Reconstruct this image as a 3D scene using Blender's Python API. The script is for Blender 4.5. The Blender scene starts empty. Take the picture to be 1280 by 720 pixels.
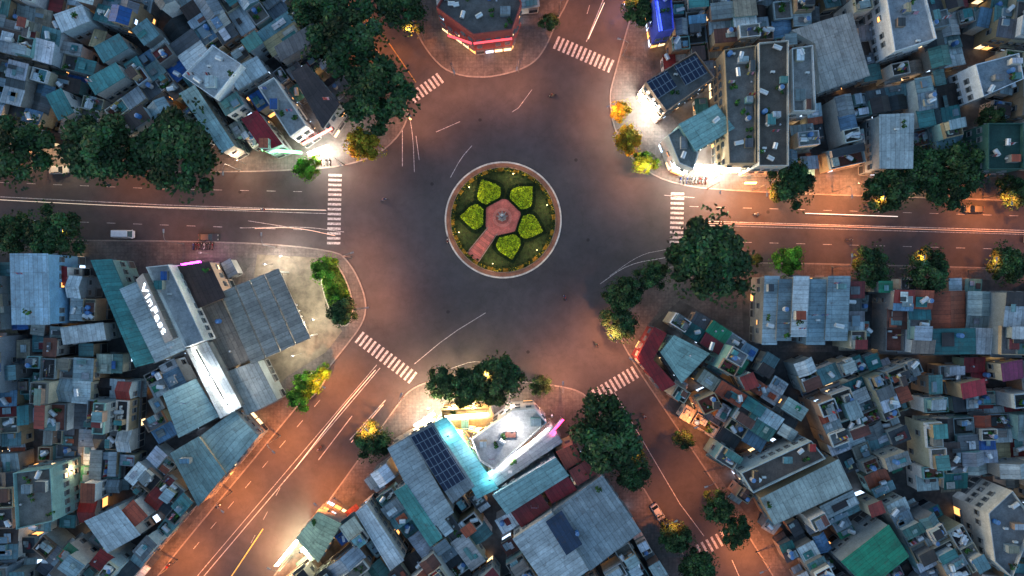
import bpy, math, random
from mathutils import Vector, Matrix
R=random.Random(7)
S=0.18; H=153.0
scene=bpy.context.scene
def G(px,py,z=0.0):
    k=S*(H-z)/H
    return ((px-640)*k,(360-py)*k)
def c(r,g,b):
    f=lambda v:((v/255+0.055)/1.055)**2.4 if v>10 else v/255/12.92
    return (f(r),f(g),f(b))
def jit(col,a=0.12,rr=R):
    k=1+rr.uniform(-a,a)
    return tuple(max(0,min(1,x*k*(1+rr.uniform(-a*.25,a*.25)))) for x in col)
# ---------------- materials ----------------
def newmat(name):
    m=bpy.data.materials.new(name); m.use_nodes=True
    nt=m.node_tree; b=nt.nodes['Principled BSDF']; return m,nt,b
def N(nt,t,**k):
    n=nt.nodes.new(t)
    for a,v in k.items(): setattr(n,a,v)
    return n
def mth(nt,op,a,b=None,clamp=False):
    n=N(nt,'ShaderNodeMath',operation=op,use_clamp=clamp)
    for i,v in enumerate((a,b)):
        if v is None: continue
        if isinstance(v,(int,float)): n.inputs[i].default_value=v
        else: nt.links.new(v,n.inputs[i])
    return n.outputs[0]
def noise(nt,scale,detail=4,rough=.6,vec=None):
    g=N(nt,'ShaderNodeNewGeometry') if vec is None else None
    n=N(nt,'ShaderNodeTexNoise'); n.inputs['Scale'].default_value=scale
    n.inputs['Detail'].default_value=detail; n.inputs['Roughness'].default_value=rough
    nt.links.new(g.outputs['Position'] if vec is None else vec,n.inputs['Vector'])
    return n.outputs['Fac']
def rng(nt,v,a,b,lo,hi):
    n=N(nt,'ShaderNodeMapRange'); n.inputs[1].default_value=a;n.inputs[2].default_value=b
    n.inputs[3].default_value=lo;n.inputs[4].default_value=hi
    nt.links.new(v,n.inputs[0]); return n.outputs[0]
def mulcol(nt,colout,val):
    n=N(nt,'ShaderNodeVectorMath',operation='SCALE')
    nt.links.new(colout,n.inputs[0]); nt.links.new(val,n.inputs['Scale']); return n.outputs[0]
def mixc(nt,fac,a,b):
    n=N(nt,'ShaderNodeMix',data_type='RGBA')
    nt.links.new(fac,n.inputs[0])
    for i,v in ((6,a),(7,b)):
        if isinstance(v,tuple): n.inputs[i].default_value=(*v,1)
        else: nt.links.new(v,n.inputs[i])
    return n.outputs[2]
def attr(nt):
    return N(nt,'ShaderNodeAttribute',attribute_name='Col').outputs['Color']
def bump(nt,b,h,st=.3,d=.1):
    n=N(nt,'ShaderNodeBump'); n.inputs['Strength'].default_value=st;n.inputs['Distance'].default_value=d
    nt.links.new(h,n.inputs['Height']); nt.links.new(n.outputs[0],b.inputs['Normal'])
def mk_metal():
    m,nt,b=newmat('corrugated_metal')
    uv=N(nt,'ShaderNodeUVMap',uv_map='UVMap').outputs[0]
    sx=N(nt,'ShaderNodeSeparateXYZ'); nt.links.new(uv,sx.inputs[0])
    u=mth(nt,'MULTIPLY',sx.outputs[0],1.05)
    fr=mth(nt,'FRACT',u); line=mth(nt,'LESS_THAN',fr,0.16)
    fl=mth(nt,'FLOOR',u); v2=mth(nt,'FLOOR',mth(nt,'MULTIPLY',sx.outputs[1],.28))
    wn=N(nt,'ShaderNodeTexWhiteNoise',noise_dimensions='1D')
    nt.links.new(mth(nt,'ADD',fl,mth(nt,'MULTIPLY',v2,7.31)),wn.inputs['W'])
    pr=rng(nt,wn.outputs[0],0,1,.82,1.14)
    ln=rng(nt,line,0,1,1.0,.7)
    vl=mth(nt,'LESS_THAN',mth(nt,'FRACT',mth(nt,'MULTIPLY',sx.outputs[1],.28)),.05)
    ln2=rng(nt,vl,0,1,1,.8)
    st=rng(nt,noise(nt,.28,5,.65),.3,.7,.62,1.18)
    st2=rng(nt,noise(nt,2.2,3,.7),.3,.7,.78,1.14)
    k=mth(nt,'MULTIPLY',mth(nt,'MULTIPLY',mth(nt,'MULTIPLY',pr,ln),mth(nt,'MULTIPLY',st,st2)),ln2)
    base=mulcol(nt,attr(nt),k)
    rust=rng(nt,noise(nt,.75,6,.75),.55,.74,0,.65)
    nt.links.new(mixc(nt,rust,base,c(92,68,56)),b.inputs['Base Color'])
    b.inputs['Roughness'].default_value=.55
    bump(nt,b,mth(nt,'PINGPONG',mth(nt,'MULTIPLY',sx.outputs[0],4.2),.5),.5,.06)
    return m
def mk_conc(name,lo=.55,hi=1.2,sc=.5,r=.85):
    m,nt,b=newmat(name)
    a=rng(nt,noise(nt,sc,6,.7),.3,.7,lo,hi); a2=rng(nt,noise(nt,3.5,4,.7),.3,.7,.75,1.15)
    nt.links.new(mulcol(nt,attr(nt),mth(nt,'MULTIPLY',a,a2)),b.inputs['Base Color'])
    b.inputs['Roughness'].default_value=r
    return m
def mk_plain(name,rough,metal=0,spec=.5):
    m,nt,b=newmat(name)
    a=rng(nt,noise(nt,1.3,3),.3,.7,.85,1.1)
    nt.links.new(mulcol(nt,attr(nt),a),b.inputs['Base Color'])
    b.inputs['Roughness'].default_value=rough; b.inputs['Metallic'].default_value=metal
    return m
def mk_emit(name,st):
    m,nt,b=newmat(name)
    nt.links.new(attr(nt),b.inputs['Emission Color']); nt.links.new(attr(nt),b.inputs['Base Color'])
    b.inputs['Emission Strength'].default_value=st
    try: m.cycles.emission_sampling='NONE'
    except: pass
    return m
def mk_solar():
    m,nt,b=newmat('solar_panel_cells')
    uv=N(nt,'ShaderNodeUVMap',uv_map='UVMap').outputs[0]
    sx=N(nt,'ShaderNodeSeparateXYZ'); nt.links.new(uv,sx.inputs[0])
    a=mth(nt,'LESS_THAN',mth(nt,'FRACT',mth(nt,'MULTIPLY',sx.outputs[0],.95)),.13)
    d=mth(nt,'LESS_THAN',mth(nt,'FRACT',mth(nt,'MULTIPLY',sx.outputs[1],.52)),.08)
    f=mth(nt,'MAXIMUM',a,d)
    nt.links.new(mixc(nt,f,c(24,36,60),c(110,122,134)),b.inputs['Base Color'])
    b.inputs['Roughness'].default_value=.35
    return m
def mk_leaf():
    m,nt,b=newmat('foliage')
    a=rng(nt,noise(nt,1.1,3),.3,.7,.55,1.4)
    nt.links.new(mulcol(nt,attr(nt),a),b.inputs['Base Color'])
    b.inputs['Roughness'].default_value=.7
    try: b.inputs['Specular IOR Level'].default_value=.2
    except: pass
    return m
def mk_asphalt():
    m,nt,b=newmat('asphalt')
    big=rng(nt,noise(nt,.045,5,.6),.3,.7,.66,1.32)
    mid=rng(nt,noise(nt,.4,5,.7),.3,.7,.82,1.18)
    fine=rng(nt,noise(nt,7,4,.8),.3,.7,.82,1.18)
    g=N(nt,'ShaderNodeNewGeometry')
    vo=N(nt,'ShaderNodeTexVoronoi',feature='DISTANCE_TO_EDGE'); vo.inputs['Scale'].default_value=.11
    mp=N(nt,'ShaderNodeVectorMath',operation='ADD')
    nz=N(nt,'ShaderNodeTexNoise'); nz.inputs['Scale'].default_value=.35; nt.links.new(g.outputs['Position'],nz.inputs['Vector'])
    sc=N(nt,'ShaderNodeVectorMath',operation='SCALE'); sc.inputs['Scale'].default_value=5; nt.links.new(nz.outputs['Color'],sc.inputs[0])
    nt.links.new(g.outputs['Position'],mp.inputs[0]); nt.links.new(sc.outputs[0],mp.inputs[1])
    nt.links.new(mp.outputs[0],vo.inputs['Vector'])
    cr=rng(nt,vo.outputs['Distance'],0,.02,.88,1)
    k=mth(nt,'MULTIPLY',mth(nt,'MULTIPLY',big,mid),mth(nt,'MULTIPLY',fine,cr))
    rgb=N(nt,'ShaderNodeRGB'); rgb.outputs[0].default_value=(.064,.058,.061,1)
    nt.links.new(mulcol(nt,rgb.outputs[0],k),b.inputs['Base Color'])
    b.inputs['Roughness'].default_value=.75
    bump(nt,b,fine,.25,.02)
    return m
def mk_paving():
    m,nt,b=newmat('paving_tiles')
    g=N(nt,'ShaderNodeNewGeometry')
    br=N(nt,'ShaderNodeTexBrick'); nt.links.new(g.outputs['Position'],br.inputs['Vector'])
    br.inputs['Scale'].default_value=1.0; br.inputs['Brick Width'].default_value=.8; br.inputs['Row Height'].default_value=.8
    br.offset=0
    br.inputs['Mortar Size'].default_value=.03
    br.inputs['Color1'].default_value=(.14,.12,.112,1);br.inputs['Color2'].default_value=(.115,.104,.1,1);br.inputs['Mortar'].default_value=(.08,.074,.07,1)
    a=rng(nt,noise(nt,.16,5,.7),.3,.7,.5,1.35); a2=rng(nt,noise(nt,1.6,5,.8),.3,.7,.6,1.28)
    nt.links.new(mulcol(nt,br.outputs['Color'],mth(nt,'MULTIPLY',a,a2)),b.inputs['Base Color'])
    b.inputs['Roughness'].default_value=.8
    return m
def mk_simple(name,col,rough=.8,sc=1.5,lo=.7,hi=1.25,worn=False):
    m,nt,b=newmat(name)
    rgb=N(nt,'ShaderNodeRGB'); rgb.outputs[0].default_value=(*col,1)
    a=rng(nt,noise(nt,sc,5,.7),.3,.7,lo,hi)
    o=mulcol(nt,rgb.outputs[0],a)
    if worn:
        w=rng(nt,noise(nt,2.5,6,.8),.42,.6,0,.75)
        o=mixc(nt,w,o,(.1,.085,.08))
    nt.links.new(o,b.inputs['Base Color']); b.inputs['Roughness'].default_value=rough
    return m
METAL,CONC,WALL,GLASS,LIT,SOLAR,STEEL,LEAF,PAINT,SIGN,BARK=range(11)
MATS=[mk_metal(),mk_conc('weathered_concrete'),mk_conc('painted_plaster',.7,1.1,.35,.8),mk_plain('window_glass',.12),
      mk_emit('lit_window',2.2),mk_solar(),mk_plain('stainless_steel',.35,.5),mk_leaf(),mk_plain('painted_metal',.4),mk_emit('illuminated_sign',5),mk_simple('bark',(.08,.06,.045))]
ASPH=mk_asphalt(); PAVE=mk_paving(); KERB=mk_simple('kerb_stone',(.26,.23,.21)); WHITE=mk_simple('road_paint',(.8,.78,.76),.6,2,.75,1.1,True)
YELLOW=mk_simple('yellow_road_paint',(.6,.36,.08),.6,2,.7,1.1,True); YARD=mk_simple('yard_concrete',(.085,.08,.078),.85,.4,.5,1.5)
# ---------------- mesh builder ----------------
class MB:
    def __init__(s): s.v=[];s.f=[];s.m=[];s.c=[];s.uv=[]
    def face(s,pts,mat,col,uv=None):
        i=len(s.v); s.v+= [tuple(p) for p in pts]; s.f.append(tuple(range(i,i+len(pts)))); s.m.append(mat)
        if uv is None:
            if len(pts)==4:
                a=math.dist(pts[0],pts[1]); b=math.dist(pts[0],pts[3]); o=R.random()*.7
                uv=[(o,0),(a+o,0),(a+o,b),(o,b)]
            else:
                p0=Vector(pts[0]); e=(Vector(pts[1])-p0).normalized()
                q=Vector(pts[2])-p0; n=(q-e*q.dot(e)); n=n.normalized() if n.length>1e-6 else e.orthogonal()
                uv=[((Vector(p)-p0).dot(e),(Vector(p)-p0).dot(n)) for p in pts]
        s.uv+=uv; s.c+=[(*col[:3],1)]*len(pts)
    def box(s,x0,x1,y0,y1,z0,z1,mat,col,top=None,topcol=None,T=None,bottom=False,rot=False):
        s.prism([(x0,y0),(x1,y0),(x1,y1),(x0,y1)],z0,z1,mat,col,top,topcol,bottom,rot)
    def prism(s,P,z0,z1,mat,col,top=None,topcol=None,bottom=False,rot=False):
        n=len(P); zs=z1 if isinstance(z1,(list,tuple)) else [z1]*n
        for i in range(n):
            j=(i+1)%n
            s.face([(*P[i],z0),(*P[j],z0),(*P[j],zs[j]),(*P[i],zs[i])],mat,col)
        t=[(*P[i],zs[i]) for i in range(n)]
        if rot: t=t[1:]+t[:1]
        s.face(t,mat if top is None else top,topcol or col)
        if bottom: s.face([(*p,z0) for p in reversed(P)],mat,col)
    def cyl(s,p0,p1,r0,r1,mat,col,n=8,caps=True):
        p0=Vector(p0);p1=Vector(p1); d=(p1-p0).normalized(); a=d.orthogonal().normalized(); b=d.cross(a)
        A=[p0+(a*math.cos(t)+b*math.sin(t))*r0 for t in [2*math.pi*i/n for i in range(n)]]
        B=[p1+(a*math.cos(t)+b*math.sin(t))*r1 for t in [2*math.pi*i/n for i in range(n)]]
        for i in range(n):
            j=(i+1)%n; s.face([A[i],A[j],B[j],B[i]],mat,col)
        if caps: s.face(B,mat,col); s.face(list(reversed(A)),mat,col)
    def ell(s,cx,rx,mat,col,n=8,m=5):
        rows=[]
        for i in range(m+1):
            ph=-math.pi/2+math.pi*i/m
            rows.append([(cx[0]+rx[0]*math.cos(ph)*math.cos(2*math.pi*j/n),cx[1]+rx[1]*math.cos(ph)*math.sin(2*math.pi*j/n),cx[2]+rx[2]*math.sin(ph)) for j in range(n)])
        for i in range(m):
            for j in range(n):
                k=(j+1)%n; s.face([rows[i][j],rows[i][k],rows[i+1][k],rows[i+1][j]],mat,col,[(0,0)]*4)
    def leaf(s,p,sz,col,rr=R,flat=.6):
        a=Vector((rr.gauss(0,1),rr.gauss(0,1),rr.gauss(0,flat))).normalized()
        b=a.cross(Vector((rr.gauss(0,flat),rr.gauss(0,flat),1))).normalized()
        p=Vector(p); a*=sz*.7; b*=sz*.42
        s.face([p-a,p-b*1,p+a,p+b],LEAF,col,[(0,0)]*4)
    def clump(s,p,r,n,sz,col,rr=R,zs=.8):
        for _ in range(n):
            d=Vector((rr.gauss(0,1),rr.gauss(0,1),rr.gauss(0,1))).normalized()*r*(rr.random()**.4)
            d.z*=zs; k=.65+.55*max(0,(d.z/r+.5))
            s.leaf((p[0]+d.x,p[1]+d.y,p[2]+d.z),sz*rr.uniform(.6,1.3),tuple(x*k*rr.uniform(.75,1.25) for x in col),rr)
    def mesh(s,name,mats=MATS):
        me=bpy.data.meshes.new(name); me.from_pydata(s.v,[],s.f)
        for m in mats: me.materials.append(m)
        me.polygons.foreach_set('material_index',s.m)
        u=me.uv_layers.new(name='UVMap'); u.data.foreach_set('uv',[x for p in s.uv for x in p])
        ca=me.color_attributes.new('Col','FLOAT_COLOR','CORNER'); ca.data.foreach_set('color',[x for p in s.c for x in p])
        me.update(); return me
    def obj(s,name,loc=(0,0,0),rot=0,parent=None,mats=MATS):
        o=bpy.data.objects.new(name,s.mesh(name,mats)); scene.collection.objects.link(o)
        o.location=loc; o.rotation_euler=(0,0,rot)
        if parent: o.parent=parent
        return o
def ccw(P):
    a=sum(P[i][0]*P[(i+1)%len(P)][1]-P[(i+1)%len(P)][0]*P[i][1] for i in range(len(P)))
    return list(P) if a>0 else list(reversed(P))
def inpoly(x,y,P):
    r=False;n=len(P);j=n-1
    for i in range(n):
        xi,yi=P[i];xj,yj=P[j]
        if (yi>y)!=(yj>y) and x<(xj-xi)*(y-yi)/(yj-yi)+xi: r=not r
        j=i
    return r
def chaikin(P,it=2,closed=True):
    for _ in range(it):
        Q=[];n=len(P)
        for i in range(n if closed else n-1):
            a=P[i];b=P[(i+1)%n]
            Q+=[(a[0]*.75+b[0]*.25,a[1]*.75+b[1]*.25),(a[0]*.25+b[0]*.75,a[1]*.25+b[1]*.75)]
        if not closed: Q=[P[0]]+Q+[P[-1]]
        P=Q
    return P
def offset(P,d):
    n=len(P);Q=[]
    for i in range(n):
        a=Vector(P[i-1]);b=Vector(P[i]);e=Vector(P[(i+1)%n])
        t=((b-a).normalized()+(e-b).normalized())
        t=t.normalized() if t.length>1e-6 else (b-a).normalized()
        Q.append((b.x-t.y*d,b.y+t.x*d))
    return Q
def sheet(name,P,z,mat):
    me=bpy.data.meshes.new(name); me.from_pydata([(*p,z) for p in P],[],[tuple(range(len(P)))]); me.materials.append(mat)
    o=bpy.data.objects.new(name,me); scene.collection.objects.link(o); return o
# ---------------- ground / roads ----------------
sheet('ground',[(-3000,-3000),(3000,-3000),(3000,3000),(-3000,3000)],-.06,mk_simple('earth',(.05,.045,.04),.9,.1))
sheet('road',[(-200,-160),(200,-160),(200,160),(-200,160)],0,ASPH)
BL={
'N':[(470,-200),(505,-30),(514,30),(535,68),(560,92),(600,99),(640,92),(668,80),(684,58),(696,28),(712,0),(740,-80),(770,-200)],
'NW':[(340,-200),(390,-60),(432,0),(472,62),(512,128),(508,160),(478,192),(440,206),(400,212),(270,217),(0,210),(-350,200),(-350,-200)],
'NE':[(850,-200),(800,-20),(782,40),(768,92),(760,122),(768,168),(792,204),(830,228),(900,240),(1280,252),(1650,262),(1650,-200)],
'W':[(-350,290),(0,299),(300,301),(420,312),(436,326),(450,350),(459,378),(456,402),(436,430),(330,560),(200,716),(100,850),(50,950),(-350,950)],
'S':[(200,950),(270,820),(345,715),(440,585),(498,503),(512,486),(540,474),(610,472),(690,480),(728,488),(745,508),(826,645),(880,735),(960,900),(980,950)],
'E':[(1650,345),(1280,335),(860,325),(826,338),(790,360),(771,388),(772,420),(792,455),(815,490),(905,622),(975,735),(1070,900),(1090,950),(1650,950)]}
for k,P in BL.items():
    W=ccw([G(*p) for p in chaikin(P,2)])
    IN=offset(W,.3)
    me=bpy.data.meshes.new('pavement'); n=len(W)
    vs=[(*p,0) for p in W]+[(*p,.15) for p in W]+[(*p,.15) for p in IN]
    fs=[];ms=[]
    for i in range(n):
        j=(i+1)%n
        fs+=[(i,j,n+j,n+i),(n+i,n+j,2*n+j,2*n+i)];ms+=[1,1]
    fs.append(tuple(range(2*n,3*n)));ms.append(0)
    me.from_pydata(vs,[],fs); me.materials.append(PAVE);me.materials.append(KERB); me.polygons.foreach_set('material_index',ms)
    o=bpy.data.objects.new('pavement',me); scene.collection.objects.link(o)
lm=MB(); ym=MB()
def line(mb,pts,w=.15,z=.006,dash=None,smooth=0):
    if smooth: pts=chaikin(pts,smooth,False)
    W=[Vector(G(*p)) for p in pts]
    for a,b in zip(W,W[1:]):
        L=(b-a).length
        if L<1e-4: continue
        d=(b-a)/L; nrm=Vector((-d.y,d.x))*w/2
        segs=[(0,L)] if not dash else [(t,min(L,t+dash[0])) for t in [i*(dash[0]+dash[1]) for i in range(int(L/(dash[0]+dash[1]))+1)]]
        for s0,s1 in segs:
            p=a+d*s0;q=a+d*s1
            mb.face([(*(p-nrm),z),(*(q-nrm),z),(*(q+nrm),z),(*(p+nrm),z)],0,(1,1,1))
line(lm,[(-200,238),(0,246),(200,256),(408,263)],.16)
line(lm,[(-200,242),(0,250),(200,260),(408,267)],.12)
line(lm,[(-200,222),(0,228),(200,236),(400,240)],.1,dash=(2,4))
line(lm,[(-200,268),(0,274),(200,281),(400,288)],.1,dash=(2,4))
line(lm,[(862,276),(1000,280),(1280,288),(1500,294)],.16)
line(lm,[(862,281),(1000,285),(1280,293),(1500,299)],.12)
line(lm,[(862,258),(1280,270),(1500,276)],.1,dash=(2,4))
line(lm,[(862,301),(1280,312),(1500,318)],.1,dash=(2,4))
line(lm,[(475,460),(420,525),(255,720),(180,820)],.18)
line(lm,[(471,456),(416,521),(250,716),(175,816)],.12)
line(lm,[(482,500),(437,550)],.2); line(lm,[(440,520),(398,575)],.16)
line(lm,[(350,610),(292,720)],.1,dash=(2,4)); line(lm,[(400,500),(230,700)],.1,dash=(2,4))
line(ym,[(400,-70),(447,0),(480,45),(520,103)],.22); line(ym,[(396,-66),(443,4),(476,50)],.12)
line(lm,[(775,-80),(754,0),(733,52)],.2); line(lm,[(745,-20),(730,30)],.12,dash=(2,3))
line(lm,[(768,490),(800,545),(850,630),(880,670)],.14); line(lm,[(915,700),(950,780)],.14)
line(lm,[(503,158),(503,208)],.14); line(lm,[(508,130),(516,165),(518,215)],.12,smooth=2); line(lm,[(520,170),(524,200)],.12)  # central arcs from here: vehicle light trails painted as white lines
line(lm,[(590,182),(576,198),(563,222)],.13,smooth=1)
line(lm,[(607,391),(560,420),(518,455)],.13,smooth=1)
line(lm,[(750,355),(785,330),(832,322)],.12,smooth=2); line(lm,[(762,345),(800,318),(832,312)],.08,smooth=2)
line(lm,[(300,285),(380,283),(430,290)],.12,smooth=2); line(lm,[(310,276),(400,290)],.1)
line(lm,[(665,112),(648,135),(640,140)],.1); line(lm,[(545,165),(575,152)],.1)
line(lm,[(560,462),(600,448),(630,470)],.08,smooth=2); line(lm,[(868,247),(830,244)],.12)
lm.obj('road_markings_and_trails',mats=[WHITE]); ym.obj('centre_line',mats=[YELLOW])
def cross(a,b,L,n=None):
    A=Vector(G(*a));B=Vector(G(*b)); d=(B-A); D=d.length; d/=D; nr=Vector((-d.y,d.x))
    n=n or int(D/1.08); mb=MB()
    for i in range(n):
        t=(i+.5)*D/n; p=A+d*t
        q=[p-d*.27-nr*L/2,p+d*.27-nr*L/2,p+d*.27+nr*L/2,p-d*.27+nr*L/2]
        mb.face([(*x,.010) for x in q],0,(1,1,1))
    mb.obj('crosswalk',mats=[WHITE])
cross((419,216),(417,307),3.0); cross((847,239),(845,318),3.0); cross((513,124),(552,96),2.6)
cross((693,52),(766,84),3.0); cross((447,420),(518,474),3.0); cross((742,496),(796,464),3.0); cross((872,690),(908,670),3.0)
mb=MB()
for px,py in [(540,230),(600,150),(720,200),(735,300),(560,390),(660,440),(300,240),(960,265),(390,560),(1100,300),(706,374)]:
    x,y=G(px,py); pts=[(x+.38*math.cos(t),y+.38*math.sin(t),.005) for t in [i*math.pi/6 for i in range(12)]]
    mb.face(pts,CONC,(.03,.03,.03))
mb.obj('manhole_covers')
# ---------------- central island ----------------
cx,cy=G(629,275)
def circ(r,n=96,a0=0): return [(r*math.cos(a0+2*math.pi*i/n),r*math.sin(a0+2*math.pi*i/n)) for i in range(n)]
def ring(mb,r0,r1,z0,z1,mat,col,n=96):
    A=circ(r0,n);B=circ(r1,n)
    for i in range(n):
        j=(i+1)%n
        mb.face([(*A[i],z1),(*B[i],z1),(*B[j],z1),(*A[j],z1)],mat,col)
        mb.face([(*B[i],z0),(*B[j],z0),(*B[j],z1),(*B[i],z1)],mat,col)
        mb.face([(*A[j],z0),(*A[i],z0),(*A[i],z1),(*A[j],z1)],mat,col)
isl=bpy.data.objects.new('roundabout_island',None); scene.collection.objects.link(isl); isl.location=(cx,cy,0)
mb=MB(); ring(mb,12.8,13.15,0,.22,CONC,c(235,225,210)); ring(mb,11.9,12.8,0,.16,CONC,c(172,116,88)); ring(mb,11.7,11.9,0,.25,CONC,c(200,165,130))
mb.obj('kerb_ring',parent=isl)
mb=MB(); mb.face([(*p,.18) for p in circ(11.75)],LEAF,c(58,70,34))
for _ in range(9000):
    r=11.0*math.sqrt(R.random());t=R.random()*6.283; k=R.uniform(.6,1.3)
    mb.leaf((r*math.cos(t),r*math.sin(t),.22),.16,tuple(x*k for x in (c(62,84,34) if R.random()<.8 else c(90,76,44))))
mb.obj('lawn',parent=isl)
mb=MB()
for i in range(5200):
    t=R.random()*6.283; r=R.uniform(11.0,11.65); z=R.uniform(.2,.75)
    g=R.random(); col=c(200,170,50) if g<.2 else c(40,62,26)  # yellow leaf colours paint in the golden light dots along the hedge
    if int(t/6.283*60)%3==0 : col=c(165,125,42)
    mb.leaf((r*math.cos(t),r*math.sin(t),z),.28,jit(col,.3))
for i in range(44):
    t=2*math.pi*i/44; mb.clump((10.6*math.cos(t),10.6*math.sin(t),.45),.27,22,.2,c(36,54,24))
mb.obj('hedge_ring',parent=isl)
ox,oy=(-.2,.5)
mb=MB()
D=[(ox+4.2*math.cos(t),oy+4.2*math.sin(t)) for t in [i*math.pi/24 for i in range(48)]]
mb.prism(D,.1,.36,CONC,c(170,120,105),CONC,c(228,122,104))
for r,zz,cc in ((2.2,.55,c(238,144,124)),(1.5,.8,c(170,96,84))):
    mb.prism([(ox+r*math.cos(t),oy+r*math.sin(t)) for t in [i*math.pi/8+.2 for i in range(16)]],.3,zz,CONC,cc)
dirp=Vector((-41,-55)).normalized(); nn=Vector((-dirp.y,dirp.x))
o0=Vector((ox,oy))
a=o0+dirp*3.6; e=o0+dirp*11.9
for s0 in range(10):
    p=a+dirp*(s0*.83);q=a+dirp*(s0*.83+.79); w0=1.1+.04*s0; w1=1.1+.04*(s0+1)
    mb.prism(ccw([tuple(p-nn*w0),tuple(q-nn*w1),tuple(q+nn*w1),tuple(p+nn*w0)]),.1,.30,CONC,c(225,130,105),CONC,c(234,128,108) if s0%2 else c(210,116,100))
for sgn in (-1,1):
    p=a+nn*sgn*1.28;q=e+nn*sgn*1.68
    mb.prism(ccw([tuple(p-nn*.1),tuple(q-nn*.1),tuple(q+nn*.1),tuple(p+nn*.1)]),.1,.42,CONC,c(190,150,130))
mb.obj('paved_plaza',parent=isl)
mb=MB()
def petal(ang,L0,L1,W,z0,z1,mat,col):
    prof=[(0,.62),(.1,.8),(.22,.95),(.34,1.0),(.46,.94),(.6,.76),(.74,.5),(.87,.25),(1,0)]
    d=Vector((math.cos(ang),math.sin(ang)));q=Vector((-d.y,d.x)); l=[];r=[]
    for t,w in prof:
        p=o0+d*(L0+(L1-L0)*t); l.append(tuple(p+q*w*W)); r.append(tuple(p-q*w*W))
    P=ccw(r+list(reversed(l))[1:]); mb.prism(P,z0,z1,mat,col); return P
for ip,(tx,ty) in enumerate([(601,223),(667,232),(682,291),(641,328),(573,271)]):
    X,Y=G(tx,ty); v=Vector((X-cx-ox,Y-cy-oy)); ang=math.atan2(v.y,v.x); L=min(v.length,10.1)
    P=petal(ang,3.7,L+.55,3.7,.15,.5+.003*ip,LEAF,c(22,40,18))
    xs=[p[0] for p in P];ys=[p[1] for p in P]; n=0
    while n<2200:
        x=R.uniform(min(xs),max(xs));y=R.uniform(min(ys),max(ys))
        if inpoly(x,y,P): mb.leaf((x,y,R.uniform(.45,.62)),.22,jit(c(26,48,20),.45)); n+=1
    P=petal(ang,4.3,L-.45,2.75,.5,.68,LEAF,c(120,145,28))
    xs=[p[0] for p in P];ys=[p[1] for p in P]; n=0
    while n<1900:
        x=R.uniform(min(xs),max(xs));y=R.uniform(min(ys),max(ys))
        if inpoly(x,y,P): mb.leaf((x,y,R.uniform(.69,.86)),.26,jit(c(190,208,38) if R.random()<.66 else c(82,116,28),.35)); n+=1
mb.obj('flower_bed_petals',parent=isl)
mo=MB()
mo.prism([(.9*math.cos(t),.9*math.sin(t)) for t in [i*math.pi/4 for i in range(8)]],.8,1.5,CONC,c(170,160,150))
mo.prism([(.55*math.cos(t),.55*math.sin(t)) for t in [i*math.pi/4 for i in range(8)]],1.5,3.0,CONC,c(150,145,140))
for i in range(8):
    t=i*math.pi/4; mo.cyl((.3*math.cos(t),.3*math.sin(t),2.9),(1.25*math.cos(t),1.25*math.sin(t),3.9),.22,.04,STEEL,c(170,175,180),6)
    t+=.39; mo.cyl((.2*math.cos(t),.2*math.sin(t),3),(.7*math.cos(t),.7*math.sin(t),4.6),.2,.03,STEEL,c(200,200,205),6)
mo.cyl((0,0,3),(0,0,5.4),.3,.12,STEEL,c(150,150,155)); mo.ell((0,0,5.5),(.35,.35,.4),STEEL,c(210,210,215))
mo.obj('lotus_monument',(cx+ox,cy+oy,0))
def green(name,P,col,kerb=True,n=2500):
    W=ccw([G(*p) for p in chaikin(P,2)]); mb=MB()
    mb.prism(W,.12,.34,CONC,c(190,180,165)); I=offset(W,.3); mb.prism(I,.3,.42,LEAF,col)
    xs=[p[0] for p in I];ys=[p[1] for p in I]; k=0
    while k<n:
        x=R.uniform(min(xs),max(xs));y=R.uniform(min(ys),max(ys))
        if inpoly(x,y,I): mb.leaf((x,y,.5),.3,jit(col,.45)); k+=1
    mb.obj(name)
green('planted_bed',[(402,325),(416,322),(432,345),(443,378),(440,405),(425,410),(410,385),(400,350)],c(60,84,28))
green('planted_bed',[(365,485),(385,468),(408,456),(412,468),(395,495),(372,508)],c(66,105,30),n=1500)
P=[G(*p) for p in [(322,318),(398,322),(400,350),(412,392),(428,414),(408,440),(360,470),(325,505),(300,470),(310,400)]]
sheet('forecourt',ccw(P),.21,mk_simple('forecourt_concrete',(.16,.135,.1),.7,.5,.5,1.35))
# ---------------- building parts ----------------
ROOF=[c(146,166,170),c(166,184,190),c(112,154,156),c(76,142,142),c(212,220,222),c(130,134,136),c(98,104,108),c(154,165,168),c(68,74,78),
      c(76,60,54),c(114,68,56),c(54,60,64),c(88,136,130),c(186,198,202),c(120,124,128),c(242,246,246),c(46,118,118),c(54,48,48),c(180,182,172),c(154,144,128),c(110,150,178)]
RW=[8,8,8,7,9,6,5,7,5,5,4,5,5,8,5,7,5,5,5,4,4]
RARE=[c(164,46,40),c(154,54,46),c(36,134,98),c(178,84,54),c(40,100,170),c(134,36,46),c(126,40,40),c(196,176,132),c(176,92,62)]
WC=[c(194,192,186),c(146,144,138),c(188,180,158),c(136,148,152),c(222,222,218),c(160,134,116),c(122,124,124),c(174,190,194),c(174,152,122),c(124,164,162),c(214,208,196)]
CC=[c(108,104,100),c(138,134,128),c(84,82,78),c(124,116,108),c(72,68,66),c(152,92,76),c(160,158,153)]
def rc(rr): return jit(rr.choice(RARE),.15,rr) if rr.random()<.12 else jit(rr.choices(ROOF,RW)[0],.26,rr)
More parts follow.
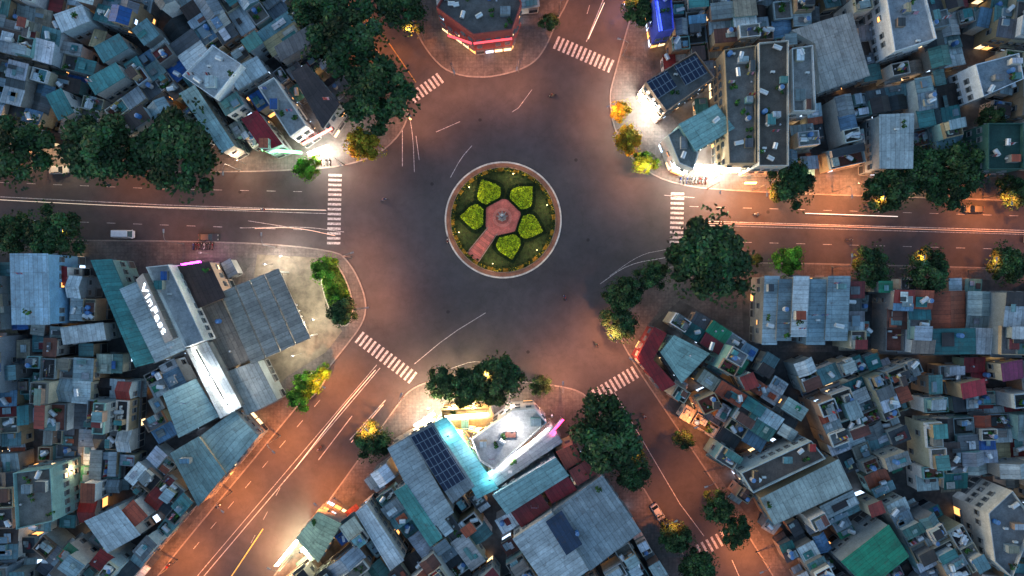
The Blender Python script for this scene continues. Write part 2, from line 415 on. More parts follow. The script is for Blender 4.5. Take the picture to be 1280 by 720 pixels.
def windows(mb,p0,p1,z0,z1,rr,bay=1.7,dens=.8,lit=.05,floor=3.2,fac=None):
    a=Vector(p0);b=Vector(p1);L=(b-a).length
    if L<1.3: return
    d=(b-a)/L; nr=Vector((d.y,-d.x)); n=max(1,int(L/bay)); nf=max(1 if z1-z0>2.7 else 0,int((z1-z0)/floor))
    for f in range(nf):
        zb=z0+f*floor
        for i in range(n):
            if rr.random()>dens: continue
            t=(i+.5)*L/n; w=min(.5,L/n*.36); ground=(f==0 and fac)
            h0,h1=(zb+.1,zb+2.5) if ground else (zb+.9,zb+2.2)
            if ground: w=L/n*.42
            P=a+d*(t-w);Q=a+d*(t+w); o=nr*.05
            A=P+o;B=Q+o
            fr=c(150,150,146)
            e=w+.07; A2=a+d*(t-e); B2=a+d*(t+e); o2=nr*.035
            mb.face([(*(A2+o2),h0-.07),(*(B2+o2),h0-.07),(*(B2+o2),h1+.07),(*(A2+o2),h1+.07)],PAINT,fr)
            mb.face([(*A2,h0-.07),(*B2,h0-.07),(*(B2+nr*.18),h0-.07),(*(A2+nr*.18),h0-.07)],CONC,fr)
            mb.face([(*(A2+nr*.4),h1+.12),(*(B2+nr*.4),h1+.12),(*(B2+nr*.0),h1+.18),(*(A2+nr*.0),h1+.18)],CONC,c(125,125,122))
            l=rr.random()<lit*(3 if ground else 1)
            mb.face([(*A,h0),(*B,h0),(*B,h1),(*A,h1)],LIT if l else GLASS,(rr.choice([c(255,180,100),c(255,215,160),c(200,225,255)]) if l else (rr.choice([(.02,.03,.04),(.05,.06,.07),(.1,.1,.1)]))))
def slab(mb,P,zs,th,mat,col,rot=False):
    n=len(P)
    t=[(*P[i],zs[i]+th) for i in range(n)]; bt=[(*P[i],zs[i]) for i in range(n)]
    for i in range(n):
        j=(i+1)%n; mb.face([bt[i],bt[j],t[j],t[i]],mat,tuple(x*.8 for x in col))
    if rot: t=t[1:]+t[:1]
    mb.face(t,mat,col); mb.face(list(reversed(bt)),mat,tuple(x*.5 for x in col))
def tank(mb,x,y,z,rr):
    a=rr.random()*3.14; d=Vector((math.cos(a),math.sin(a),0))*rr.uniform(.6,.9); p=Vector((x,y,z+1.0))
    if rr.random()<.7:
        mb.cyl(p-d,p+d,.48,.48,STEEL,c(220,222,224),10)
        for s in(-1,1):
            q=p+d*.7*s; mb.box(q.x-.3,q.x+.3,q.y-.05,q.y+.05,z,z+.55,PAINT,c(110,110,110))
    else: mb.cyl((x,y,z+.3),(x,y,z+1.6),.5,.5,PAINT,rr.choice([c(60,110,170),c(200,200,200)]),10); mb.cyl((x,y,z+1.6),(x,y,z+1.8),.5,.15,PAINT,c(90,130,180),10)
def ac(mb,x,y,z,rr):
    mb.box(x-.42,x+.42,y-.2,y+.2,z+.1,z+.7,PAINT,c(215,215,210)); mb.cyl((x-.1,y-.21,z+.4),(x-.1,y-.23,z+.4),.22,.22,PAINT,c(50,50,50))
def laundry(mb,x,y,z,rr,w=2):
    for i in range(int(w/.45)):
        xx=x-w/2+i*.45; col=rr.choice([c(170,60,60),c(190,190,195),c(70,90,150),c(200,170,90),c(90,90,95),c(190,130,150)])
        yy=y+rr.uniform(-.05,.05); mb.face([(xx,yy,z+.9),(xx+.38,yy,z+.9),(xx+.38,yy+.35,z+1.7),(xx,yy+.35,z+1.7)],PAINT,col)
    mb.cyl((x-w/2,y+.35,z),(x-w/2,y+.35,z+1.8),.03,.03,STEEL,(.3,.3,.3),5); mb.cyl((x+w/2,y+.35,z),(x+w/2,y+.35,z+1.8),.03,.03,STEEL,(.3,.3,.3),5)
    mb.cyl((x-w/2,y+.35,z+1.72),(x+w/2,y+.35,z+1.72),.02,.02,STEEL,(.3,.3,.3),5)
def pots(mb,x,y,z,rr,n=3):
    for i in range(n):
        xx=x+rr.uniform(-.7,.7);yy=y+rr.uniform(-.7,.7)
        mb.cyl((xx,yy,z),(xx,yy,z+.4),.16,.22,CONC,c(130,80,60),6); mb.clump((xx,yy,z+.7),.45,16,.34,rr.choice([c(54,90,42),c(66,112,48),c(40,72,42)]),rr)
def vent(mb,x,y,z,rr): mb.cyl((x,y,z),(x,y,z+.5),.14,.14,STEEL,c(150,150,155),6); mb.ell((x,y,z+.65),(.25,.25,.2),STEEL,c(190,190,195),6,4)
def clutter(mb,x,y,z,rr,room=1.5):
    k=rr.random()
    if k<.24: tank(mb,x,y,z,rr)
    elif k<.38: ac(mb,x,y,z,rr)
    elif k<.5: laundry(mb,x,y,z,rr,min(2.2,room))
    elif k<.7: pots(mb,x,y,z,rr)
    elif k<.76: vent(mb,x,y,z,rr)
    else:
        a=rr.uniform(.5,1.1);b=rr.uniform(.5,1.3); mb.box(x-a,x+a,y-b,y+b,z,z+rr.uniform(.4,2.0),WALL,rr.choice(WC),METAL,rc(rr))
def parapet(mb,x0,x1,y0,y1,z,h,col):
    t=.17
    mb.box(x0,x1,y0,y0+t,z,z+h,WALL,col);mb.box(x0,x1,y1-t,y1,z,z+h,WALL,col)
    mb.box(x0,x0+t,y0+t+.004,y1-t-.004,z,z+h-.004,WALL,col);mb.box(x1-t,x1,y0+t+.004,y1-t-.004,z,z+h-.004,WALL,col)
def segment(mb,x0,x1,y0,y1,h,wall,rr,front,back,terr=.33):
    w=x1-x0;l=y1-y0
    k=rr.random()
    if k<terr and l>2.2:
        mb.box(x0,x1,y0,y1,.1,h,WALL,wall,CONC,jit(rr.choice(CC),.2,rr)); parapet(mb,x0,x1,y0,y1,h-.02,rr.uniform(.6,1.1),jit(rr.choice(WC),.15,rr))
        z=h+.01
        if rr.random()<.65 and l>3:
            hl=rr.uniform(.35,.65)*l; yy=rr.choice([y0+.2,y1-hl-.2]); hw=rr.uniform(.5,.95)*(w-.4); xx=rr.choice([x0+.2,x1-hw-.2]); hh=rr.uniform(1.8,2.7)
            mb.box(xx,xx+hw,yy,yy+hl,z,z+hh,WALL,jit(rr.choice(WC),.15,rr))
            e=.2; s=rr.uniform(.05,.4); slab(mb,[(xx-e,yy-e),(xx+hw+e,yy-e),(xx+hw+e,yy+hl+e),(xx-e,yy+hl+e)],[z+hh+.02,z+hh+.02,z+hh+s,z+hh+s],.06,METAL,rc(rr),rr.random()<.5)
        for _ in range(rr.randint(3,7)):
            clutter(mb,rr.uniform(x0+.7,x1-.7),rr.uniform(y0+.7,y1-.7),z,rr,w-1.2)
    elif k<.86:
        s=rr.uniform(.15,.1*l+.3); e=.22
        zs=[h,h,h+s,h+s] if rr.random()<.5 else [h+s,h+s,h,h]
        if rr.random()<.25: zs=[h,h+s*.6,h+s*.6,h]
        mb.box(x0,x1,y0,y1,.1,h,WALL,wall); mb.prism([(x0,y0),(x1,y0),(x1,y1),(x0,y1)],h-.01,zs,WALL,wall)
        rot=zs[0]==zs[3]
        if l>3.6 and rr.random()<.5:
            ym_=y0+l*rr.uniform(.35,.65); f=(ym_-y0)/l
            za=zs[0]+(zs[3]-zs[0])*f; zb=zs[1]+(zs[2]-zs[1])*f
            slab(mb,[(x0-e,y0-e),(x1+e,y0-e),(x1+e,ym_),(x0-e,ym_)],[zs[0]+.03,zs[1]+.03,zb+.03,za+.03],.06,METAL,rc(rr),rot)
            slab(mb,[(x0-e,ym_-.1),(x1+e,ym_-.1),(x1+e,y1+e),(x0-e,y1+e)],[za+.13,zb+.13,zs[2]+.13,zs[3]+.13],.06,METAL,rc(rr),rot)
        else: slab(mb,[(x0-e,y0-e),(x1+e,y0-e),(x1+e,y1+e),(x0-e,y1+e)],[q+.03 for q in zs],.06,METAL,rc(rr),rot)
        zt=max(zs)+.1
        for _ in range(rr.choice([0,1,1,2,3,4])):
            a=rr.uniform(.4,w*.3);b=rr.uniform(.4,min(1.6,l*.3)); x=rr.uniform(x0+a,x1-a);y=rr.uniform(y0+b,y1-b)
            q=rr.random()
            if q<.5: slab(mb,[(x-a,y-b),(x+a,y-b),(x+a,y+b),(x-a,y+b)],[zt+.05+rr.random()*.02]*4,.05,METAL,rc(rr),rr.random()<.5)
            elif q<.65: mb.box(x-a,x+a,y-b,y+b,h-.2,zt+.35,WALL,rr.choice(WC),GLASS,c(120,140,150))
            elif q<.85: tank(mb,x,y,zt-.1,rr)
            else: vent(mb,x,y,zt-.1,rr)
    else:
        xm=(x0+x1)/2; rh=w*.18+.2;e=.2
        mb.box(x0,x1,y0,y1,.1,h,WALL,wall)
        for yy,fl in((y0,0),(y1,1)):
            t=[(x0,yy,h),(x1,yy,h),(xm,yy,h+rh)]; mb.face(t if not fl else t[::-1],WALL,wall)
        col=rc(rr); col2=tuple(v*.93 for v in col)
        slab(mb,[(x0-e,y0-e),(xm,y0-e),(xm,y1+e),(x0-e,y1+e)],[h-.03,h+rh+.02,h+rh+.02,h-.03],.06,METAL,col,True)
        slab(mb,[(xm,y0-e),(x1+e,y0-e),(x1+e,y1+e),(xm,y1+e)],[h+rh+.02,h-.03,h-.03,h+rh+.02],.06,METAL,col2,True)
    if front: windows(mb,(x0,y0),(x1,y0),.15,h,rr,1.5,.85,.06,fac=True)
    else: windows(mb,(x0,y0),(x1,y0),.15,h,rr,1.9,.5,.03)
    windows(mb,(x1,y1),(x0,y1),.15,h,rr,1.6,.75 if back else .5,.03,fac=back)
    windows(mb,(x1,y0),(x1,y1),.15,h,rr,3.4,.4,.03); windows(mb,(x0,y1),(x0,y0),.15,h,rr,3.4,.4,.03)
OCC=set()
def cells(x,y,w,l,ang,st=.6):
    ca,sa=math.cos(ang),math.sin(ang); nu=max(2,int(w/st)+1); nv=max(2,int(l/st)+1)
    for i in range(nu+1):
        for j in range(nv+1):
            u=(i/nu-.5)*w; v=(j/nv-.5)*l
            yield (int(math.floor((x+u*ca-v*sa)/.7)),int(math.floor((y+u*sa+v*ca)/.7)))
def house(x,y,w,l,ang,h,rr,terr=.33,name='row_house'):
    OCC.update(cells(x,y,w-.5,l-.5,ang))
    mb=MB(); wall=jit(rr.choice(WC),.15,rr)
    n=1 if l<4.2 else (2 if l<7.5 else rr.choice([2,3,3,4]))
    cuts=sorted([0]+[ (i+rr.uniform(-.25,.25))/n for i in range(1,n)]+[1])
    for i in range(n):
        y0=-l/2+l*cuts[i]+.015; y1=-l/2+l*cuts[i+1]-.015
        hi=max(2.9,h+rr.uniform(-2.2,2.0)*(1 if h>5 else .3))
        dx=rr.uniform(0,.3) if rr.random()<.4 else 0
        segment(mb,-w/2+dx,w/2-rr.uniform(0,.2),y0,y1,hi,wall,rr,i==0,i==n-1,terr)
    for f in range(1,int(h/3.2)):
        if rr.random()<.7: mb.box(-w/2+.1,w/2-.1,-l/2-.8,-l/2-.01,f*3.2+.05,f*3.2+.17,CONC,wall,bottom=True); mb.box(-w/2+.1,w/2-.1,-l/2-.8,-l/2-.74,f*3.2+.18,f*3.2+1.0,PAINT,c(110,110,112))
    if rr.random()<.4: slab(mb,[(-w/2+.1,-l/2-1.4),(w/2-.1,-l/2-1.4),(w/2-.1,-l/2-.02),(-w/2+.1,-l/2-.02)],[2.6,2.6,3.0,3.0],.05,METAL,rc(rr))
    mb.obj(name,(x,y,0),ang)
HERO=[]
TREES=[(15,185,84),(128,185,98),(222,190,104),(180,200,46),(384,210,33,1),(455,180,42,2),(472,115,92),(430,42,94),(398,8,76),(500,8,66),(65,292,66),(18,292,50),
(687,27,24),(800,12,42),(776,138,27,2),(786,175,36,2),(806,203,30,1),(990,230,54),(1112,237,60),(1155,212,60),(1200,208,68),(1186,240,52),(1268,240,40),
(888,325,112),(816,344,40),(780,367,46),(775,405,42),(985,326,35,1),(1090,333,48),(1160,338,54),(1260,331,48),(945,325,18),(620,476,60),(582,484,50),(553,481,40),(676,482,28),
(757,545,86),(792,590,46),(466,552,46),(845,672,42),(872,710,50),(898,635,44),(921,665,40),(406,338,34,1),(420,368,26,1),(426,388,36),(385,478,32,1),(374,497,30,1),(404,465,20,1),
(855,550,28),(1240,150,34),(600,-40,60),(-40,200,80),(1320,240,60),(740,-40,30),(330,-30,50)]
TP=[G(t[0],t[1],6) for t in TREES]
DI=[0]; DLIST=[]
def mkfree(L,ca,sa):
    def free(cx_,cy_,w,l):
        for i in range(3):
            for j in range(5):
                u=cx_+(i/2-.5)*w*.92; v=cy_+(j/4-.5)*l*.94
                if not inpoly(u,v,L): return False
                X=u*ca-v*sa;Y=u*sa+v*ca
                for h in HERO:
                    if inpoly(X,Y,h): return False
        for t in TP:
            u=t[0]*ca+t[1]*sa;v=-t[0]*sa+t[1]*ca
            if abs(u-cx_)<w/2+.4 and abs(v-cy_)<l/2+.4: return False
        return True
    return free
def district(P,deg,seed,lw=(3.4,5.0),rd=(9,14),hr=(4,8.2),off=0,terr=.4):
    rr=random.Random(seed); P=[G(*p) for p in P]; a=math.radians(deg); ca,sa=math.cos(a),math.sin(a)
    sheet('yard',ccw(P),.154+.002*DI[0],YARD); DI[0]+=1
    L=[(x*ca+y*sa,-x*sa+y*ca) for x,y in P]
    x0=min(p[0] for p in L);x1=max(p[0] for p in L);y0=min(p[1] for p in L);y1=max(p[1] for p in L)
    free=mkfree(L,ca,sa); DLIST.append((L,a,free,(x0,x1,y0,y1),seed,terr))
    v=y0+off;k=0
    while v<y1:
        d=rr.uniform(*rd); u=x0-rr.random()*3
        while u<x1:
            w=rr.uniform(*lw)
            if rr.random()<.09: w*=1.7
            def tryp(vv,dd,lev):
                cxx=u+w/2;cyy=vv+dd/2
                if dd<2.6: return
                X=cxx*ca-cyy*sa;Y=cxx*sa+cyy*ca
                if free(cxx,cyy,w,dd) and not any(q in OCC for q in cells(X,Y,w-1.2,dd-1.2,a)):
                    house(X,Y,w-.08,dd-.1,a+rr.gauss(0,.02)+(math.pi if k%2 else 0),rr.uniform(*hr)+(3 if rr.random()<.08 else 0),rr,terr)
                elif lev<2: tryp(vv,dd/2,lev+1); tryp(vv+dd/2,dd/2,lev+1)
            tryp(v,d,0)
            u+=w+ (rr.uniform(.8,1.6) if rr.random()<.05 else .02)
        v+=d+(rr.uniform(1.2,2.0) if k%2 else .1); k+=1
def fill():
    for L,a,free,(x0,x1,y0,y1),seed,terr in DLIST:
        rr=random.Random(seed+99); ca,sa=math.cos(a),math.sin(a); A=(x1-x0)*(y1-y0)
        for w0,l0,n in ((4.2,7,A*.25),(3.4,4.6,A*.5),(2.5,3.2,A*.8)):
            for _ in range(int(n)):
                w=w0*rr.uniform(.85,1.15);l=l0*rr.uniform(.85,1.2)
                if rr.random()<.3: w,l=l,w
                u=rr.uniform(x0,x1);v=rr.uniform(y0,y1); X=u*ca-v*sa;Y=u*sa+v*ca
                if any(q in OCC for q in cells(X,Y,w-.4,l-.4,a)): continue
                if not free(u,v,w,l): continue
                house(X,Y,w,l,a+rr.gauss(0,.03)+rr.choice([0,math.pi]),rr.uniform(3.0,6.0),rr,.2,'small_house')
def hero(pts,z,kind,col,name='building',wall=None,slope=0,clut=0,rot=False,lit=.08,seed=1,ov=.25,reg=True,z0=.1,par=.9,posts=False):
    rr=random.Random(seed*13+int(pts[0][0])); P=[G(p[0],p[1],z) for p in pts]
    mx=sum(p[0] for p in P)/len(P);my=sum(p[1] for p in P)/len(P)
    P=ccw(P)
    if reg: HERO.append(offset(P,-.25))
    P=[(p[0]-mx,p[1]-my) for p in P]; mb=MB(); wall=wall or rr.choice(WC); n=len(P)
    zs=[z]*n
    if kind in('metal','solar'):
        if slope and n==4: zs=[z,z,z+slope,z+slope]
        if posts:
            I=offset(P,.8)
            for q in I: mb.cyl((*q,z0),(*q,z),.18,.18,PAINT,c(190,190,185))
        else: mb.prism(P,z0,zs,WALL,wall)
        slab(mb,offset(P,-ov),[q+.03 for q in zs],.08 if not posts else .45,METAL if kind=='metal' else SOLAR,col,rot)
    else:
        mb.prism(P,z0,z,WALL,wall,CONC,col)
        O=P;I=offset(P,.2)
        for i in range(n):
            j=(i+1)%n; mb.prism([O[i],O[j],I[j],I[i]],z+.002,z+par,WALL,tuple(x*1.1 for x in wall))
    if not posts:
        for i in range(n): windows(mb,P[i],P[(i+1)%n],z0+.1,z,rr,1.7,.8,lit,fac=True)
    I=offset(P,1.0)
    for _ in range(clut):
        for t in range(20):
            x=rr.uniform(min(p[0] for p in I),max(p[0] for p in I));y=rr.uniform(min(p[1] for p in I),max(p[1] for p in I))
            if inpoly(x,y,I): clutter(mb,x,y,max(zs)+.05 if kind!='flat' else z+.003,rr); break
    return mb.obj(name,(mx,my,0))
def onroof(pts,z,mat,col,name,parent=None,th=.12,rot=False,tilt=0):
    P=ccw([G(p[0],p[1],z) for p in pts]); mx=sum(p[0] for p in P)/len(P);my=sum(p[1] for p in P)/len(P)
    P=[(p[0]-mx,p[1]-my) for p in P]; mb=MB(); slab(mb,P,[z,z,z+tilt,z+tilt] if len(P)==4 else [z]*len(P),th,mat,col,rot)
    for q in offset(P,.4): mb.cyl((*q,z-.9),(*q,z+.02),.05,.05,STEEL,(.3,.3,.3),5)
    return mb.obj(name,(mx,my,0))
lp=lambda a,b,t:(a[0]+(b[0]-a[0])*t,a[1]+(b[1]-a[1])*t)
# --- West block
hero([(116,326),(141,325),(193,452),(170,458)],8,'metal',c(64,142,138),'shop_building',slope=.4,rot=True)
hero([(153,362),(190,346),(232,436),(195,452)],9,'metal',c(168,186,190),'shop_building',slope=.6,rot=True,clut=1)
hero([(186,334),(214,331),(258,425),(234,434)],11,'flat',c(195,193,190),'car_showroom',wall=c(218,217,213),clut=3,par=1.2)
hero([(222,334),(262,328),(281,371),(244,386)],8,'metal',c(76,56,52),'shop_building',slope=.5,clut=1)
hero([(248,387),(278,376),(312,449),(283,462)],6,'metal',c(148,132,116),'workshop_shed',slope=.3,clut=2)
A,B,C_,D_=(277,365),(350,335),(390,422),(315,455)
for i in range(4):
    f0=i/4;f1=(i+1)/4-.015
    hero([lp(A,B,f0),lp(A,B,f1),lp(D_,C_,f1),lp(D_,C_,f0)],7+.05*i,'metal',jit(c(160,152,142),.08),'forecourt_canopy',posts=True,ov=0,rot=True)
hero([(285,465),(322,452),(346,500),(309,518)],6.5,'metal',c(188,182,170),'workshop_shed',slope=.3)
hero([(235,437),(259,428),(301,508),(276,522)],9,'metal',c(184,190,190),'shop_building',slope=.3,lit=.5)
hero([(206,492),(246,474),(273,520),(224,546)],8,'metal',c(150,180,178),'shop_building',slope=.5,rot=True,clut=1)
hero([(216,566),(250,546),(281,592),(248,632)],8,'metal',c(124,152,150),'shop_building',slope=.6,clut=1)
hero([(254,544),(294,514),(322,545),(284,590)],7,'metal',c(156,180,176),'shop_building',slope=.5,rot=True)
hero([(20,590),(66,584),(70,650),(24,660)],12,'flat',c(130,126,118),'apartment_building',clut=7)
hero([(16,318),(62,318),(62,405),(16,405)],12,'metal',c(150,188,208),'row_house',slope=.6,wall=c(120,170,205),clut=2)
hero([(110,650),(150,632),(175,668),(135,690)],9,'metal',c(200,210,212),'row_house',slope=.8)
hero([(152,640),(168,625),(184,645),(168,658)],9,'metal',c(184,82,54),'row_house',slope=.4)
hero([(78,410),(130,404),(132,424),(80,430)],8,'metal',c(196,204,204),'row_house',slope=.4)
hero([(60,334),(84,334),(84,356),(60,356)],8,'metal',c(148,40,44),'row_house',slope=.3)
# --- South block
hero([(486,560),(512,545),(566,640),(536,662)],9,'metal',c(168,182,186),'shop_building',slope=.4,rot=True)
hero([(512,545),(541,529),(592,607),(566,628)],10,'metal',c(130,140,146),'shop_building',slope=.3)
onroof([(514,546),(541,532),(583,598),(556,615)],10.6,SOLAR,c(20,30,60),'solar_panel_array')
hero([(543,529),(558,522),(622,610),(597,622)],9,'metal',c(120,180,186),'shop_building',wall=c(120,200,210),slope=.3,rot=True,lit=.3)  # cyan glow painted into the wall colour
hero([(590,548),(640,512),(668,510),(683,527),(618,586),(600,575)],10,'flat',c(200,198,196),'lit_shop_building',wall=c(228,225,220),clut=7,lit=.5,par=1.3)
hero([(552,512),(612,510),(618,532),(600,542),(556,532)],7,'flat',c(142,128,110),'restaurant',wall=c(205,170,120),clut=3,lit=.7)
hero([(610,590),(690,533),(702,552),(622,606)],9,'metal',c(168,178,180),'shop_building',slope=.6,rot=True,clut=2)
hero([(617,618),(694,572),(710,594),(634,642)],10,'metal',c(146,180,178),'shop_building',slope=.7,rot=True)
hero([(696,564),(716,556),(728,574),(708,586)],9,'metal',c(170,78,56),'row_house',slope=.5)
hero([(712,588),(732,576),(744,592),(722,606)],9,'metal',c(156,62,52),'row_house',slope=.5)
hero([(678,608),(708,594),(720,612),(690,628)],8,'metal',c(156,44,50),'row_house',slope=.5)
hero([(640,640),(674,616),(686,634),(652,658)],8,'metal',c(132,46,50),'row_house',slope=.5,clut=1)
hero([(642,672),(690,640),(735,712),(690,742)],10,'metal',c(192,200,202),'warehouse',slope=.8,rot=True)
hero([(690,640),(752,594),(800,664),(738,712)],9,'metal',c(148,158,162),'warehouse',slope=.6,clut=2)
onroof([(682,652),(702,638),(728,680),(708,694)],11.2,METAL,c(46,66,94),'skylight_roof')
hero([(372,672),(398,640),(426,655),(398,702)],8,'metal',c(210,216,172),'lit_shop_building',slope=.4,lit=.7,clut=1)  # greenish light on the building painted into the roof colour
hero([(446,640),(458,630),(504,700),(488,712)],8,'metal',c(218,222,222),'row_house',slope=.3)
hero([(494,614),(508,606),(552,672),(538,682)],9,'metal',c(86,158,150),'row_house',slope=.3)
# --- East block
hero([(797,448),(818,410),(832,417),(815,450),(843,480),(828,488)],8,'metal',c(150,34,36),'corner_shop',wall=c(150,60,60),clut=0)
hero([(826,440),(842,420),(886,442),(852,478)],8,'metal',c(150,186,178),'row_house',slope=.5,clut=1)
for i,(a,b,cc) in enumerate([(955,972,c(176,198,206)),(973,990,c(125,146,154)),(991,1009,c(214,222,224)),(1010,1032,c(156,182,190)),(1034,1060,c(150,174,182))]):
    hero([(a,346+i%2*4),(b,346+i%2*4),(b-2,430-i%3*5),(a-2,430-i%3*5)],8+i%3,'metal',cc,'row_house',slope=.7,rot=True,clut=3)
hero([(950,622),(1046,574),(1064,610),(968,655)],9,'metal',c(178,188,180),'warehouse',slope=.6,clut=1)
hero([(925,590),(1012,550),(1030,572),(940,615)],10,'flat',c(116,100,90),'apartment_building',clut=9)
hero([(1050,700),(1108,655),(1135,695),(1085,735)],9,'metal',c(26,144,106),'warehouse',slope=.8,rot=True)
hero([(1232,640),(1262,612),(1290,650),(1262,720),(1240,700)],11,'flat',c(130,130,130),'apartment_building',wall=c(190,190,186),clut=8)
hero([(1200,480),(1228,474),(1232,492),(1204,498)],8,'metal',c(180,40,56),'row_house',slope=.4)
hero([(1250,455),(1275,450),(1278,472),(1254,476)],8,'metal',c(140,50,94),'row_house',slope=.4)
hero([(1085,632),(1100,626),(1106,640),(1090,646)],8,'metal',c(160,60,50),'row_house',slope=.3)
hero([(925,472),(940,466),(948,482),(933,488)],8,'metal',c(160,54,46),'row_house',slope=.3)
hero([(870,500),(892,490),(902,508),(880,518)],8,'flat',c(164,84,68),'row_house',clut=4)
# --- NE
hero([(806,104),(868,66),(892,98),(832,140)],10,'flat',c(120,122,120),'shop_building',clut=3,lit=.3)
onroof([(808,102),(833,88),(846,108),(822,124)],11.2,SOLAR,c(20,30,60),'solar_panel_array')
onroof([(842,83),(870,69),(884,91),(857,107)],11.2,SOLAR,c(20,30,60),'solar_panel_array')
hero([(849,156),(894,132),(917,160),(870,188)],11,'metal',c(150,196,190),'shop_building',slope=.4,rot=True,lit=.4,clut=1)
hero([(834,170),(848,160),(872,192),(866,212),(848,205)],9,'flat',c(165,165,158),'lit_shop_building',lit=.8,clut=2,wall=c(205,208,202))
hero([(904,64),(943,58),(943,205),(910,205)],11,'flat',c(140,134,126),'apartment_building',clut=22,lit=.2)
hero([(947,55),(984,52),(984,208),(947,208)],12,'flat',c(108,98,88),'apartment_building',clut=18,lit=.2,wall=c(200,196,186))
hero([(988,62),(1014,58),(1018,140),(990,140)],11,'flat',c(155,153,148),'row_house',clut=6,wall=c(218,217,214))
hero([(990,38),(1064,16),(1086,94),(1026,114),(1020,54)],8,'metal',c(184,178,170),'warehouse',slope=0,rot=True)
hero([(1098,145),(1140,143),(1140,210),(1100,210)],9,'metal',c(186,196,196),'row_house',slope=.5,clut=2)
hero([(1232,155),(1276,155),(1276,212),(1232,212)],10,'flat',c(46,84,76),'apartment_building',wall=c(50,92,84),clut=6)
hero([(1104,-10),(1150,-20),(1168,50),(1116,66)],11,'flat',c(176,178,180),'apartment_building',wall=c(222,224,226),clut=9)
hero([(1216,82),(1270,68),(1276,100),(1226,122)],11,'flat',c(154,164,170),'apartment_building',wall=c(212,220,228),clut=7)
hero([(816,0),(838,-6),(842,38),(822,42)],9,'flat',c(90,100,150),'lit_shop_building',wall=c(70,90,200),clut=2,lit=.6)  # blue light painted into wall and roof colours
# --- NW
hero([(230,96),(268,58),(304,82),(270,124)],12,'flat',c(210,213,214),'apartment_building',wall=c(230,233,234),clut=7)
hero([(226,118),(244,108),(292,182),(278,190)],9,'metal',c(156,188,186),'row_house',slope=.3)
hero([(304,150),(322,140),(352,180),(330,188)],9,'metal',c(156,30,44),'row_house',slope=.4,clut=1)
hero([(324,110),(344,98),(384,158),(364,172)],11,'flat',c(178,178,175),'row_house',clut=5,wall=c(218,218,214))
hero([(366,92),(384,82),(424,130),(404,160)],10,'metal',c(76,62,60),'row_house',slope=.5,clut=1,lit=.3)
hero([(285,92),(322,72),(334,90),(298,112)],10,'metal',c(196,208,210),'row_house',slope=.4)
hero([(345,60),(392,30),(398,48),(352,76)],9,'metal',c(126,118,114),'row_house',slope=.4)
hero([(60,120),(78,112),(92,140),(74,150)],8,'metal',c(66,140,138),'row_house',slope=.4)
hero([(120,60),(150,44),(160,60),(130,78)],8,'metal',c(86,144,146),'row_house',slope=.4)
hero([(110,100),(146,80),(156,96),(120,118)],9,'metal',c(80,150,148),'row_house',slope=.4,clut=1)
hero([(70,20),(104,8),(112,26),(78,40)],9,'metal',c(210,220,224),'row_house',slope=.4,clut=1)
hero([(546,12),(570,-30),(636,-34),(652,6),(640,40),(592,46)],11,'flat',c(116,112,108),'corner_shop',wall=c(150,70,66),clut=16,lit=.3,par=1.3)
# districts
district([(-110,-110),(170,-110),(215,30),(150,100),(145,168),(110,186),(-110,186)],-14,1,off=2)
district([(170,-110),(335,-110),(380,-40),(408,20),(430,70),(448,120),(430,165),(395,192),(280,198),(145,170),(150,100),(215,30)],35,2,lw=(3.2,4.8))
district([(535,-110),(730,-110),(695,-5),(670,20),(540,20)],10,3)
district([(870,-110),(1010,-110),(1020,218),(880,214),(820,110),(806,60),(812,0)],5,4)
district([(1010,-110),(1200,-110),(1205,222),(1020,218)],12,5)
district([(1200,-110),(1400,-110),(1400,226),(1205,222)],-8,6)
district([(-110,318),(55,318),(60,830),(-110,830)],2,7)
district([(55,318),(116,318),(190,470),(196,560),(170,600),(130,650),(60,660)],87,8,lw=(3.4,5),rd=(10,15))
district([(60,660),(130,650),(170,600),(196,555),(230,545),(314,540),(322,552),(190,716),(110,820),(60,830)],50,9)
district([(190,450),(235,436),(300,520),(230,545),(196,555)],28,10)
district([(250,322),(320,322),(280,375),(225,335)],28,30,rd=(5,7))
district([(345,740),(372,690),(450,610),(500,545),(545,512),(600,515),(620,640),(640,830),(280,830)],36,11,lw=(3.2,4.8))
district([(615,520),(690,515),(735,560),(800,660),(850,740),(880,830),(640,830),(615,640)],31,12)
district([(925,348),(1075,348),(1075,432),(930,432)],0,13,rd=(14,15))
district([(1075,348),(1400,352),(1400,440),(1075,436)],-1,14,rd=(13,15),lw=(3.8,5.2))
district([(800,450),(815,405),(850,375),(928,420),(960,440),(1000,520),(960,680),(905,605),(830,496)],-32,15,lw=(3.3,4.8))
district([(960,440),(1140,440),(1120,560),(1050,600),(1000,520)],22,16)
district([(1140,440),(1400,444),(1400,620),(1120,620),(1120,560)],4,17)
district([(960,675),(1000,520),(1050,600),(1120,560),(1120,620),(1200,620),(1200,830),(1050,830)],27,18)
district([(1200,620),(1400,620),(1400,830),(1200,830)],-6,19)
fill()
